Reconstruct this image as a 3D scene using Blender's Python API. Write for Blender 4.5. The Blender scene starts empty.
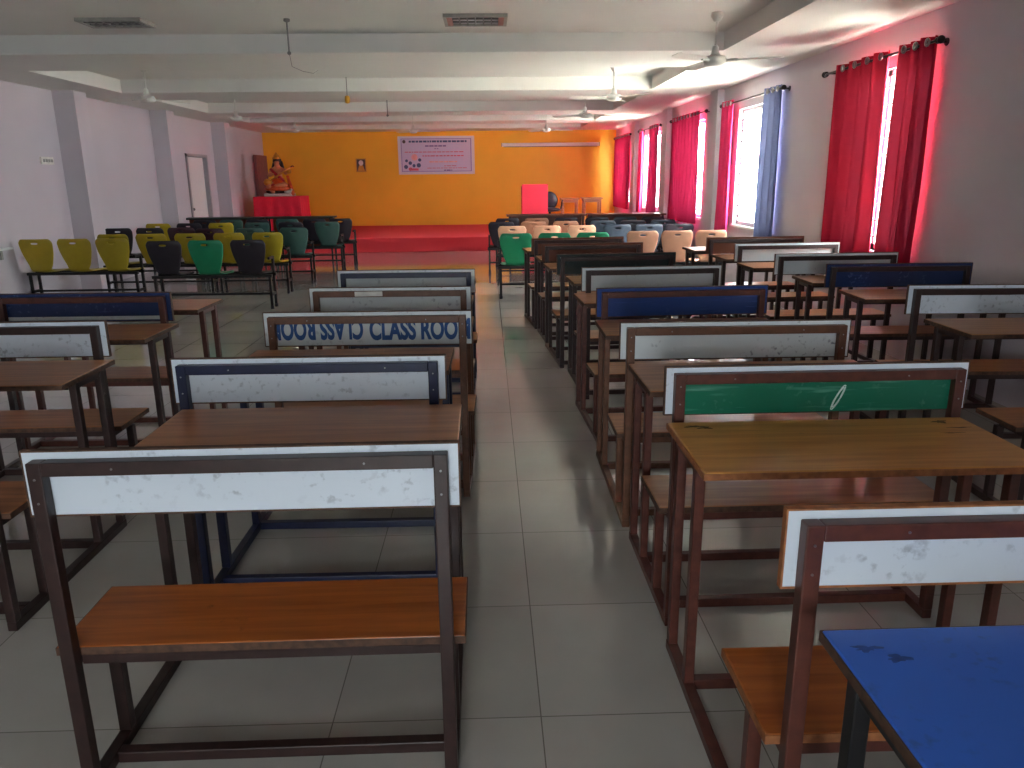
import bpy, bmesh, math, random
from mathutils import Vector, Matrix
random.seed(7)
PI = math.pi
COL = bpy.context.scene.collection
SC = bpy.context.scene

# ------------------------------------------------------------------ materials
MATS = {}
def srgb(c):
    return tuple(((v/255)/12.92 if v/255 <= .04045 else ((v/255+.055)/1.055)**2.4) for v in c) + (1,)
def new_mat(name):
    m = bpy.data.materials.new(name); m.use_nodes = True
    MATS[name] = m
    nt = m.node_tree; b = nt.nodes['Principled BSDF']
    return m, nt, b
def N(nt, t, **kw):
    n = nt.nodes.new(t)
    for k, v in kw.items(): setattr(n, k, v)
    return n
def plain(name, c, rough=.5, metal=0, var=.12, scale=14, spec=.5, bump=0.0):
    """slightly uneven solid colour"""
    m, nt, b = new_mat(name)
    col = srgb(c)
    tc = N(nt, 'ShaderNodeTexCoord'); no = N(nt, 'ShaderNodeTexNoise'); no.inputs['Scale'].default_value = scale
    no.inputs['Detail'].default_value = 4
    nt.links.new(tc.outputs['Object'], no.inputs['Vector'])
    mr = N(nt, 'ShaderNodeMapRange'); mr.inputs['From Min'].default_value = .3; mr.inputs['From Max'].default_value = .7
    mr.inputs['To Min'].default_value = 1-var; mr.inputs['To Max'].default_value = 1+var
    nt.links.new(no.outputs['Fac'], mr.inputs['Value'])
    mx = N(nt, 'ShaderNodeVectorMath', operation='SCALE'); mx.inputs[0].default_value = col[:3]
    nt.links.new(mr.outputs[0], mx.inputs['Scale']); nt.links.new(mx.outputs[0], b.inputs['Base Color'])
    b.inputs['Roughness'].default_value = rough; b.inputs['Metallic'].default_value = metal
    b.inputs['Specular IOR Level'].default_value = spec
    if bump:
        bp = N(nt, 'ShaderNodeBump'); bp.inputs['Strength'].default_value = bump; bp.inputs['Distance'].default_value = .01
        nt.links.new(no.outputs['Fac'], bp.inputs['Height']); nt.links.new(bp.outputs[0], b.inputs['Normal'])
    return m
def wood(name, c1, c2, rough=.35, axis=0, sc=1.0):
    m, nt, b = new_mat(name)
    tc = N(nt, 'ShaderNodeTexCoord'); mp = N(nt, 'ShaderNodeMapping')
    s = [22, 22, 22]; s[axis] = 1.4
    mp.inputs['Scale'].default_value = [v*sc for v in s]
    oi = N(nt, 'ShaderNodeObjectInfo'); ad = N(nt, 'ShaderNodeVectorMath', operation='ADD')
    nt.links.new(tc.outputs['Object'], ad.inputs[0])
    ml = N(nt, 'ShaderNodeMath', operation='MULTIPLY'); ml.inputs[1].default_value = 17
    nt.links.new(oi.outputs['Random'], ml.inputs[0]); nt.links.new(ml.outputs[0], ad.inputs[1])
    nt.links.new(ad.outputs[0], mp.inputs['Vector'])
    no = N(nt, 'ShaderNodeTexNoise'); no.inputs['Scale'].default_value = 1.6; no.inputs['Detail'].default_value = 6; no.inputs['Distortion'].default_value = .6
    nt.links.new(mp.outputs[0], no.inputs['Vector'])
    cr = N(nt, 'ShaderNodeValToRGB'); cr.color_ramp.elements[0].position = .32; cr.color_ramp.elements[1].position = .68
    cr.color_ramp.elements[0].color = srgb(c1); cr.color_ramp.elements[1].color = srgb(c2)
    nt.links.new(no.outputs['Fac'], cr.inputs['Fac'])
    # scuffs
    n2 = N(nt, 'ShaderNodeTexNoise'); n2.inputs['Scale'].default_value = 5; n2.inputs['Detail'].default_value = 8; n2.inputs['Roughness'].default_value = .7
    nt.links.new(ad.outputs[0], n2.inputs['Vector'])
    r2 = N(nt, 'ShaderNodeValToRGB'); r2.color_ramp.elements[0].position = .27; r2.color_ramp.elements[1].position = .34
    r2.color_ramp.elements[0].color = (.45, .42, .4, 1); r2.color_ramp.elements[1].color = (1, 1, 1, 1)
    nt.links.new(n2.outputs['Fac'], r2.inputs['Fac'])
    mu = N(nt, 'ShaderNodeMixRGB', blend_type='MULTIPLY'); mu.inputs['Fac'].default_value = 1
    nt.links.new(cr.outputs[0], mu.inputs['Color1']); nt.links.new(r2.outputs[0], mu.inputs['Color2'])
    nt.links.new(mu.outputs[0], b.inputs['Base Color'])
    b.inputs['Roughness'].default_value = rough
    return m
def board(name, c, stain=(90, 95, 110), amount=.5, scratch=None):
    """laminate board with pen marks / smudges"""
    m, nt, b = new_mat(name)
    tc = N(nt, 'ShaderNodeTexCoord'); oi = N(nt, 'ShaderNodeObjectInfo')
    ml = N(nt, 'ShaderNodeMath', operation='MULTIPLY'); ml.inputs[1].default_value = 31
    ad = N(nt, 'ShaderNodeVectorMath', operation='ADD')
    nt.links.new(oi.outputs['Random'], ml.inputs[0]); nt.links.new(tc.outputs['Object'], ad.inputs[0]); nt.links.new(ml.outputs[0], ad.inputs[1])
    n1 = N(nt, 'ShaderNodeTexNoise'); n1.inputs['Scale'].default_value = 44; n1.inputs['Detail'].default_value = 5
    n2 = N(nt, 'ShaderNodeTexNoise'); n2.inputs['Scale'].default_value = 5; n2.inputs['Detail'].default_value = 3
    nt.links.new(ad.outputs[0], n1.inputs['Vector']); nt.links.new(ad.outputs[0], n2.inputs['Vector'])
    r1 = N(nt, 'ShaderNodeMapRange'); r1.inputs['From Min'].default_value = .56; r1.inputs['From Max'].default_value = .70
    r2 = N(nt, 'ShaderNodeMapRange'); r2.inputs['From Min'].default_value = .48; r2.inputs['From Max'].default_value = .62
    nt.links.new(n1.outputs['Fac'], r1.inputs['Value']); nt.links.new(n2.outputs['Fac'], r2.inputs['Value'])
    mm = N(nt, 'ShaderNodeMath', operation='MULTIPLY'); nt.links.new(r1.outputs[0], mm.inputs[0]); nt.links.new(r2.outputs[0], mm.inputs[1])
    m3 = N(nt, 'ShaderNodeMath', operation='MULTIPLY'); m3.inputs[1].default_value = amount; nt.links.new(mm.outputs[0], m3.inputs[0])
    mx = N(nt, 'ShaderNodeMixRGB'); mx.inputs['Color1'].default_value = srgb(c); mx.inputs['Color2'].default_value = srgb(stain)
    nt.links.new(m3.outputs[0], mx.inputs['Fac'])
    last = mx.outputs[0]
    if scratch:
        mp = N(nt, 'ShaderNodeMapping'); mp.inputs['Scale'].default_value = (3, 30, 45); mp.inputs['Rotation'].default_value = (0, .12, 0)
        nt.links.new(ad.outputs[0], mp.inputs['Vector'])
        n4 = N(nt, 'ShaderNodeTexNoise'); n4.inputs['Scale'].default_value = 1.5; n4.inputs['Detail'].default_value = 5
        nt.links.new(mp.outputs[0], n4.inputs['Vector'])
        r4 = N(nt, 'ShaderNodeMapRange'); r4.inputs['From Min'].default_value = .60; r4.inputs['From Max'].default_value = .75; r4.inputs['To Max'].default_value = .55
        nt.links.new(n4.outputs['Fac'], r4.inputs['Value'])
        m5 = N(nt, 'ShaderNodeMixRGB'); m5.inputs['Color2'].default_value = srgb(scratch)
        nt.links.new(r4.outputs[0], m5.inputs['Fac']); nt.links.new(last, m5.inputs['Color1']); last = m5.outputs[0]
    nt.links.new(last, b.inputs['Base Color']); b.inputs['Roughness'].default_value = .28
    return m
def curtain_mat(name, c, transp=.06, tl=.12):
    m, nt, b = new_mat(name)
    nt.nodes.remove(b); out = nt.nodes['Material Output']
    d = N(nt, 'ShaderNodeBsdfDiffuse'); t = N(nt, 'ShaderNodeBsdfTranslucent'); tr = N(nt, 'ShaderNodeBsdfTransparent')
    d.inputs['Color'].default_value = srgb(c)
    t.inputs['Color'].default_value = srgb(c); tr.inputs['Color'].default_value = srgb([min(255, v*1.0+25) for v in c])
    # fine weave modulation
    tc = N(nt, 'ShaderNodeTexCoord'); no = N(nt, 'ShaderNodeTexNoise'); no.inputs['Scale'].default_value = 8
    nt.links.new(tc.outputs['Object'], no.inputs['Vector'])
    mr = N(nt, 'ShaderNodeMapRange'); mr.inputs['To Min'].default_value = tl*.7; mr.inputs['To Max'].default_value = tl*1.3
    nt.links.new(no.outputs['Fac'], mr.inputs['Value'])
    a = N(nt, 'ShaderNodeMixShader'); nt.links.new(mr.outputs[0], a.inputs[0])
    nt.links.new(d.outputs[0], a.inputs[1]); nt.links.new(t.outputs[0], a.inputs[2])
    a2 = N(nt, 'ShaderNodeMixShader'); a2.inputs[0].default_value = transp
    nt.links.new(a.outputs[0], a2.inputs[1]); nt.links.new(tr.outputs[0], a2.inputs[2]); nt.links.new(a2.outputs[0], out.inputs[0])
    return m
def glass_mat():
    m, nt, b = new_mat('window_glass'); nt.nodes.remove(b); out = nt.nodes['Material Output']
    g = N(nt, 'ShaderNodeBsdfGlossy'); g.inputs['Roughness'].default_value = .02; tr = N(nt, 'ShaderNodeBsdfTransparent')
    tr.inputs['Color'].default_value = (.93, .96, .96, 1)
    mx = N(nt, 'ShaderNodeMixShader'); mx.inputs[0].default_value = .06
    nt.links.new(tr.outputs[0], mx.inputs[1]); nt.links.new(g.outputs[0], mx.inputs[2]); nt.links.new(mx.outputs[0], out.inputs[0])
    return m
def floor_mat():
    m, nt, b = new_mat('vitrified_tiles')
    geo = N(nt, 'ShaderNodeNewGeometry'); sp = N(nt, 'ShaderNodeSeparateXYZ'); nt.links.new(geo.outputs['Position'], sp.inputs[0])
    T = .62; lines = []; cells = []
    for ax, off in (('X', .133), ('Y', 1.967)):
        s = N(nt, 'ShaderNodeMath', operation='SUBTRACT'); s.inputs[1].default_value = off - 40*T; nt.links.new(sp.outputs[ax], s.inputs[0])
        d = N(nt, 'ShaderNodeMath', operation='DIVIDE'); d.inputs[1].default_value = T; nt.links.new(s.outputs[0], d.inputs[0])
        fl = N(nt, 'ShaderNodeMath', operation='FLOOR'); nt.links.new(d.outputs[0], fl.inputs[0]); cells.append(fl)
        fr = N(nt, 'ShaderNodeMath', operation='FRACT'); nt.links.new(d.outputs[0], fr.inputs[0])
        pp = N(nt, 'ShaderNodeMath', operation='PINGPONG'); pp.inputs[1].default_value = .5; nt.links.new(fr.outputs[0], pp.inputs[0])
        lt = N(nt, 'ShaderNodeMath', operation='LESS_THAN'); lt.inputs[1].default_value = .003; nt.links.new(pp.outputs[0], lt.inputs[0]); lines.append(lt)
    mxl = N(nt, 'ShaderNodeMath', operation='MAXIMUM'); nt.links.new(lines[0].outputs[0], mxl.inputs[0]); nt.links.new(lines[1].outputs[0], mxl.inputs[1])
    cb = N(nt, 'ShaderNodeCombineXYZ'); nt.links.new(cells[0].outputs[0], cb.inputs[0]); nt.links.new(cells[1].outputs[0], cb.inputs[1])
    wn = N(nt, 'ShaderNodeTexWhiteNoise'); nt.links.new(cb.outputs[0], wn.inputs['Vector'])
    no = N(nt, 'ShaderNodeTexNoise'); no.inputs['Scale'].default_value = 2.2; no.inputs['Detail'].default_value = 6
    nt.links.new(geo.outputs['Position'], no.inputs['Vector'])
    ad = N(nt, 'ShaderNodeMath', operation='MULTIPLY_ADD'); ad.inputs[1].default_value = .3; nt.links.new(wn.outputs['Value'], ad.inputs[0]); nt.links.new(no.outputs['Fac'], ad.inputs[2])
    cr = N(nt, 'ShaderNodeValToRGB'); cr.color_ramp.elements[0].position = .35; cr.color_ramp.elements[1].position = .95
    cr.color_ramp.elements[0].color = srgb((172, 168, 161)); cr.color_ramp.elements[1].color = srgb((186, 182, 175))
    nt.links.new(ad.outputs[0], cr.inputs['Fac'])
    mx = N(nt, 'ShaderNodeMixRGB'); mx.inputs['Color2'].default_value = srgb((122, 118, 112))
    nt.links.new(mxl.outputs[0], mx.inputs['Fac']); nt.links.new(cr.outputs[0], mx.inputs['Color1'])
    nt.links.new(mx.outputs[0], b.inputs['Base Color'])
    n3 = N(nt, 'ShaderNodeTexNoise'); n3.inputs['Scale'].default_value = 1.1; nt.links.new(geo.outputs['Position'], n3.inputs['Vector'])
    mr = N(nt, 'ShaderNodeMapRange'); mr.inputs['To Min'].default_value = .06; mr.inputs['To Max'].default_value = .13
    nt.links.new(n3.outputs['Fac'], mr.inputs['Value']); nt.links.new(mr.outputs[0], b.inputs['Roughness'])
    b.inputs['Specular IOR Level'].default_value = .6
    b.inputs['Coat Weight'].default_value = .3; b.inputs['Coat Roughness'].default_value = .05
    return m

floor_mat(); glass_mat()
plain('wall_paint', (200, 192, 199), .75, var=.03, scale=1.2)
plain('ceiling_paint', (212, 211, 206), .85, var=.02, scale=2)
plain('orange_paint', (246, 184, 44), .55, var=.04, scale=1.5)
plain('carpet_red', (228, 66, 78), .95, var=.1, scale=60, bump=.3)
plain('cloth_red', (222, 34, 66), .85, var=.06, scale=8)
plain('podium_red', (232, 52, 80), .6, var=.04, scale=3)
plain('frame_brown', (48, 28, 25), .42, var=.25, scale=30)
plain('frame_redbrown', (84, 42, 32), .42, var=.25, scale=30)
plain('frame_tan', (98, 60, 38), .45, var=.2, scale=30)
plain('frame_navy', (13, 22, 58), .4, var=.2, scale=30)
plain('frame_black', (16, 15, 18), .45, var=.2, scale=30)
plain('edge_brown', (84, 56, 40), .7, var=.4, scale=45)
plain('edge_orange', (150, 92, 52), .7, var=.3, scale=45)
plain('edge_pale', (170, 160, 145), .7, var=.35, scale=45)
wood('wood_orange', (148, 74, 26), (186, 102, 40))
wood('wood_brown', (150, 92, 52), (186, 122, 74))
wood('wood_yellow', (186, 124, 54), (216, 152, 76))
wood('wood_dark', (84, 42, 24), (110, 58, 34))
wood('wood_tan', (170, 112, 62), (198, 140, 84))
board('board_white', (214, 222, 232))
board('board_grey', (206, 213, 214), amount=.6)
board('board_mottled', (216, 222, 224), amount=1.0)
board('board_blue', (32, 64, 128), (120, 140, 180), .4, scratch=(70, 100, 170))
board('board_darkblue', (22, 44, 88), (120, 140, 180), .4, scratch=(60, 80, 140))
board('board_green', (18, 110, 84), (150, 190, 175), .3, scratch=(120, 180, 160))
board('board_darkgreen', (20, 38, 38), (60, 90, 90), .3)
board('laminate_blue', (58, 112, 218), (40, 60, 110), .4)
board('board_brown', (96, 50, 32), (40, 30, 26), .5)
plain('ink_blue', (28, 78, 138), .6, var=.15, scale=40)
plain('ink_dark', (72, 74, 86), .6, var=.15)
plain('scuff_dark', (92, 66, 44), .7, var=.3, scale=40)
plain('scuff_navy', (34, 72, 150), .6, var=.3, scale=40)
plain('chalk_white', (210, 225, 220), .9)
plain('screw_metal', (140, 140, 140), .3, metal=.9, var=.05)
plain('steel_dark', (50, 46, 48), .35, metal=.8, var=.1)
plain('plastic_yellow', (166, 146, 26), .4, var=.05)
plain('plastic_green', (10, 136, 92), .4, var=.05)
plain('plastic_black', (38, 32, 42), .4, var=.08)
plain('plastic_maroon', (58, 26, 38), .4, var=.08)
plain('plastic_teal', (52, 86, 80), .4, var=.06)
plain('plastic_slate', (56, 66, 78), .4, var=.06)
plain('ply_tan', (214, 160, 128), .45, var=.05)
plain('ply_brown', (170, 112, 84), .45, var=.05)
plain('fan_white', (196, 196, 190), .4, var=.03)
plain('fan_blade', (212, 208, 200), .35, var=.03)
plain('pvc_grey', (120, 118, 116), .5, var=.05)
plain('brass', (190, 140, 40), .35, metal=.6)
plain('vent_frame', (150, 148, 142), .5)
plain('vent_dark', (110, 108, 108), .5)
plain('vent_red', (150, 92, 84), .5)
plain('louver_light', (170, 170, 176), .4)
plain('white_paint', (226, 226, 226), .5, var=.02)
plain('door_paint', (222, 220, 220), .5, var=.02)
plain('door_frame_grey', (160, 156, 160), .5, var=.03)
plain('banner_vinyl', (206, 196, 226), .45, var=.02)
plain('banner_edge', (222, 214, 226), .45, var=.02)
plain('banner_line', (120, 96, 160), .5)
plain('banner_red', (204, 90, 120), .5)
plain('banner_pink', (236, 170, 170), .5)
plain('banner_navy', (70, 84, 130), .5)
plain('photo_dark', (84, 66, 74), .5)
plain('photo_pale', (236, 214, 214), .5)
plain('photo_gold', (214, 150, 60), .5)
plain('statue_stone', (206, 200, 190), .6)
plain('statue_skin', (206, 132, 92), .5)
plain('statue_orange', (206, 84, 30), .5, var=.2, scale=18)
plain('statue_dark', (58, 40, 40), .6, var=.3)
plain('statue_gold', (206, 142, 50), .35, metal=.3)
plain('statue_red', (176, 30, 44), .55)
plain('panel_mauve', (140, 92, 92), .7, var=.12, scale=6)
plain('paper_white', (226, 222, 214), .8)
curtain_mat('curtain_red', (158, 36, 56), .008, .010)
curtain_mat('curtain_pink', (186, 46, 90), .01, .026)
curtain_mat('curtain_lilac', (112, 120, 156), .008, .04)
plain('hair_black', (22, 20, 20), .5)
plain('pale_concrete', (222, 216, 204), .9)

# ------------------------------------------------------------------ mesh helpers
class MB:
    def __init__(s): s.bm = bmesh.new()
    def box(s, x0, x1, y0, y1, z0, z1, rot=None, pivot=None):
        r = bmesh.ops.create_cube(s.bm, size=1)
        M = Matrix.Translation(((x0+x1)/2, (y0+y1)/2, (z0+z1)/2)) @ Matrix.Diagonal((abs(x1-x0), abs(y1-y0), abs(z1-z0), 1))
        if rot is not None:
            p = Vector(pivot if pivot else ((x0+x1)/2, (y0+y1)/2, (z0+z1)/2))
            M = Matrix.Translation(p) @ rot.to_4x4() @ Matrix.Translation(-p) @ M
        bmesh.ops.transform(s.bm, matrix=M, verts=r['verts']); return s
    def cyl(s, a, b, r, r2=None, seg=12):
        a, b = Vector(a), Vector(b); d = b-a
        q = bmesh.ops.create_cone(s.bm, cap_ends=True, segments=seg, radius1=r, radius2=(r if r2 is None else r2), depth=d.length)
        M = Matrix.Translation((a+b)/2) @ d.to_track_quat('Z', 'Y').to_matrix().to_4x4()
        bmesh.ops.transform(s.bm, matrix=M, verts=q['verts']); return s
    def ball(s, c, r, sc=(1, 1, 1), seg=14):
        q = bmesh.ops.create_uvsphere(s.bm, u_segments=seg, v_segments=max(6, seg//2+1), radius=r)
        bmesh.ops.transform(s.bm, matrix=Matrix.Translation(c) @ Matrix.Diagonal((*sc, 1)), verts=q['verts']); return s
    def tube(s, pts, r, seg=8):
        pts = [Vector(p) for p in pts]; rings = []
        for i, p in enumerate(pts):
            t = (pts[min(i+1, len(pts)-1)]-pts[max(i-1, 0)]).normalized()
            q = t.to_track_quat('Z', 'Y').to_matrix()
            rr = r[i] if isinstance(r, (list, tuple)) else r
            rings.append([s.bm.verts.new(p + q @ Vector((math.cos(2*PI*k/seg)*rr, math.sin(2*PI*k/seg)*rr, 0))) for k in range(seg)])
        for a, b in zip(rings, rings[1:]):
            for k in range(seg): s.bm.faces.new((a[k], a[(k+1) % seg], b[(k+1) % seg], b[k]))
        s.bm.faces.new(rings[0][::-1]); s.bm.faces.new(rings[-1]); return s
    def lathe(s, prof, c=(0, 0, 0), seg=20):
        rings = []
        for (r, z) in prof:
            rings.append([s.bm.verts.new((c[0]+math.cos(2*PI*k/seg)*max(r, .0005), c[1]+math.sin(2*PI*k/seg)*max(r, .0005), c[2]+z)) for k in range(seg)])
        for a, b in zip(rings, rings[1:]):
            for k in range(seg): s.bm.faces.new((a[k], a[(k+1) % seg], b[(k+1) % seg], b[k]))
        s.bm.faces.new(rings[0][::-1]); s.bm.faces.new(rings[-1]); return s
    def torus(s, c, R, r, axis='Y', seg=16, ms=6):
        vs = []
        for i in range(seg):
            a = 2*PI*i/seg; ring = []
            for j in range(ms):
                b = 2*PI*j/ms; rr = R+r*math.cos(b); h = r*math.sin(b)
                p = {'Y': (rr*math.cos(a), h, rr*math.sin(a)), 'X': (h, rr*math.cos(a), rr*math.sin(a)), 'Z': (rr*math.cos(a), rr*math.sin(a), h)}[axis]
                ring.append(s.bm.verts.new(Vector(c)+Vector(p)))
            vs.append(ring)
        for i in range(seg):
            for j in range(ms):
                s.bm.faces.new((vs[i][j], vs[(i+1) % seg][j], vs[(i+1) % seg][(j+1) % ms], vs[i][(j+1) % ms]))
        return s
    def poly(s, pts, thick, d=(0, 1, 0)):
        """extrude a planar outline by thick along d"""
        d = Vector(d)*thick
        a = [s.bm.verts.new(p) for p in pts]; b = [s.bm.verts.new(Vector(p)+d) for p in pts]
        s.bm.faces.new(a); s.bm.faces.new(b[::-1]); n = len(a)
        for i in range(n): s.bm.faces.new((a[(i+1) % n], a[i], b[i], b[(i+1) % n]))
        return s
    def build(s, name, mat, parent=None, bevel=0, smooth=False, loc=None, solid=0, subd=0):
        bmesh.ops.recalc_face_normals(s.bm, faces=s.bm.faces)
        me = bpy.data.meshes.new(name); s.bm.to_mesh(me); s.bm.free()
        me.materials.append(MATS[mat] if isinstance(mat, str) else mat)
        o = bpy.data.objects.new(name, me); COL.objects.link(o)
        if parent: o.parent = parent
        if loc: o.location = loc
        if smooth:
            for p in me.polygons: p.use_smooth = True
        if solid:
            md = o.modifiers.new('thick', 'SOLIDIFY'); md.thickness = solid; md.offset = 0
        if bevel:
            md = o.modifiers.new('bevel', 'BEVEL'); md.width = bevel; md.segments = 2; md.limit_method = 'ANGLE'
        if subd:
            md = o.modifiers.new('sub', 'SUBSURF'); md.levels = subd; md.render_levels = subd
        return o
def empty(name, loc=(0, 0, 0), rz=0, parent=None):
    o = bpy.data.objects.new(name, None); COL.objects.link(o); o.location = loc; o.rotation_euler = (0, 0, rz)
    o.empty_display_size = .1
    if parent: o.parent = parent
    return o
def tag(o, label, cat, group=None):
    o['label'] = label; o['category'] = cat
    if group: o['group'] = group
    return o
def struct(o): o['kind'] = 'structure'; return o
def copy_tree(o, parent=None):
    c = o.copy(); COL.objects.link(c)
    if parent: c.parent = parent
    for ch in list(o.children): copy_tree(ch, c)
    return c

# ------------------------------------------------------------------ room
XL, XR, YB, YF = -6.05, 3.55, -5.0, 22.0
ZS, ZC = 2.80, 2.98
struct(MB().box(XL-.2, XR+.2, YB-.2, YF+.2, -.1, 0).build('floor', 'vitrified_tiles'))
# ceiling: slab with recessed trays between beams, side soffits
m = MB(); m.box(XL-.2, XR+.2, YB-.2, YF+.2, ZC, ZC+.12)
m.box(XL-.2, -5.25, YB-.2, YF+.2, ZS, ZC+.02); m.box(2.45, XR+.2, YB-.2, YF+.2, ZS, ZC+.02)
for y0, y1 in ((YB-.2, -4.0), (-2.4, -1.6), (.9, 2.0), (4.85, 5.35), (8.45, 9.65), (12.0, 13.1), (15.6, 16.6), (18.2, 19.2), (20.9, YF+.2)):
    if (y0, y1) == (4.85, 5.35): y0, y1 = 4.3, 5.0
    m.box(-5.25, 2.45, y0, y1, ZS, ZC+.02)
struct(m.build('ceiling', 'ceiling_paint'))
struct(MB().box(XL-.2, XR+.2, YF, YF+.2, 0, ZC).build('wall_front', 'orange_paint'))
BW = [(-1.5, .1)]; BZ0, BZ1 = 1.0, 2.4  # unseen window added behind the camera for daylight on the backrests
m = MB(); m.box(XL-.2, XR+.2, YB-.2, YB, 0, BZ0).box(XL-.2, XR+.2, YB-.2, YB, BZ1, ZC)
xs_ = [XL-.2] + [v for q in BW for v in q] + [XR+.2]
for a, b in zip(xs_[::2], xs_[1::2]): m.box(a, b, YB-.2, YB, BZ0, BZ1)
struct(m.build('wall_back', 'wall_paint'))
for i, (a, b) in enumerate(BW):
    f = MB(); t = .05; y0, y1 = YB-.11, YB-.06
    f.box(a, b, y0, y1, BZ0, BZ0+t).box(a, b, y0, y1, BZ1-t, BZ1).box(a, a+t, y0, y1, BZ0, BZ1).box(b-t, b, y0, y1, BZ0, BZ1).box((a+b)/2-.03, (a+b)/2+.03, y0, y1, BZ0, BZ1)
    w = struct(f.build('window_%d' % (i+6), 'white_paint'))
    MB().box(a+t, b-t, YB-.09, YB-.084, BZ0+t, BZ1-t).build('glass_pane', 'window_glass', w)
# left wall with door opening
DY0, DY1, DZ = 16.3, 17.5, 2.1
m = MB(); m.box(XL-.2, XL, YB, DY0, 0, ZC).box(XL-.2, XL, DY1, YF, 0, ZC).box(XL-.2, XL, DY0, DY1, DZ, ZC)
struct(m.build('wall_left', 'wall_paint'))
for i, (y, w) in enumerate(((5.2, .35), (8.4, .35), (11.62, .35), (14.83, .35), (18.0, .35))):
    struct(MB().box(XL-.01, XL+.30, y, y+w, 0, ZS).build('trim_%d' % (i+1), 'wall_paint'))
# right wall with windows
WIN = [(6.45, 8.0), (9.75, 11.3), (13.05, 14.7), (16.35, 18.0), (19.75, 21.3)]
WZ0, WZ1 = .88, 2.45
m = MB(); m.box(XR, XR+.2, YB, YF, 0, WZ0).box(XR, XR+.2, YB, YF, WZ1, ZC)
ys = [YB] + [v for w in WIN for v in w] + [YF]
for a, b in zip(ys[::2], ys[1::2]): m.box(XR, XR+.2, a, b, WZ0, WZ1)
struct(m.build('wall_right', 'wall_paint'))
for i, y in enumerate((12.05, 15.4, 18.7)):
    struct(MB().box(XR-.10, XR+.01, y, y+.4, 0, ZS).build('trim_%d' % (i+6), 'wall_paint'))
# windows
for i, (a, b) in enumerate(WIN):
    f = MB(); t = .05
    f.box(XR+.06, XR+.11, a, b, WZ0, WZ0+t).box(XR+.06, XR+.11, a, b, WZ1-t, WZ1)
    f.box(XR+.06, XR+.11, a, a+t, WZ0, WZ1).box(XR+.06, XR+.11, b-t, b, WZ0, WZ1)
    f.box(XR+.06, XR+.11, (a+b)/2-.03, (a+b)/2+.03, WZ0, WZ1)
    w = struct(f.build('window_%d' % (i+1), 'white_paint'))
    g = MB().box(XR+.08, XR+.086, a+t, b-t, WZ0+t, WZ1-t).build('glass_pane', 'window_glass', w)
    g = MB()
    for k in range(10):
        z = WZ0+.12+k*.145; g.cyl((XR+.03, a, z), (XR+.03, b, z), .006, seg=6)
    g.build('window_grille', 'steel_dark', w)
    MB().box(XR-.03, XR+.06, a-.03, b+.03, WZ0-.03, WZ0).build('window_sill', 'white_paint', w)
# door on the left wall
d = struct(MB().box(XL-.1, XL-.06, DY0+.05, DY1-.05, 0, DZ-.05).box(XL-.06, XL-.05, DY0+.2, DY1-.2, .2, .95).box(XL-.06, XL-.05, DY0+.2, DY1-.2, 1.1, 1.95).build('door_1', 'door_paint'))
MB().box(XL-.12, XL+.03, DY0, DY0+.06, 0, DZ).box(XL-.12, XL+.03, DY1-.06, DY1, 0, DZ).box(XL-.12, XL+.03, DY0, DY1, DZ-.06, DZ).build('door_frame', 'door_frame_grey', d)
MB().cyl((XL-.06, DY0+.14, 1.0), (XL-.0, DY0+.14, 1.0), .012).ball((XL+.01, DY0+.14, 1.0), .03).build('door_handle', 'screw_metal', d)
# stage
st = MB().box(XL+.015, XR-.015, 17.25, YF-.015, 0, .31).build('stage', 'carpet_red', bevel=.01)
tag(st, 'low stage platform covered in red carpet across the front of the hall', 'stage')
# ground outside the windows
struct(MB().box(XR+.2, 40, -15, 40, -3.2, -3.0).build('ground', 'pale_concrete'))

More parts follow.
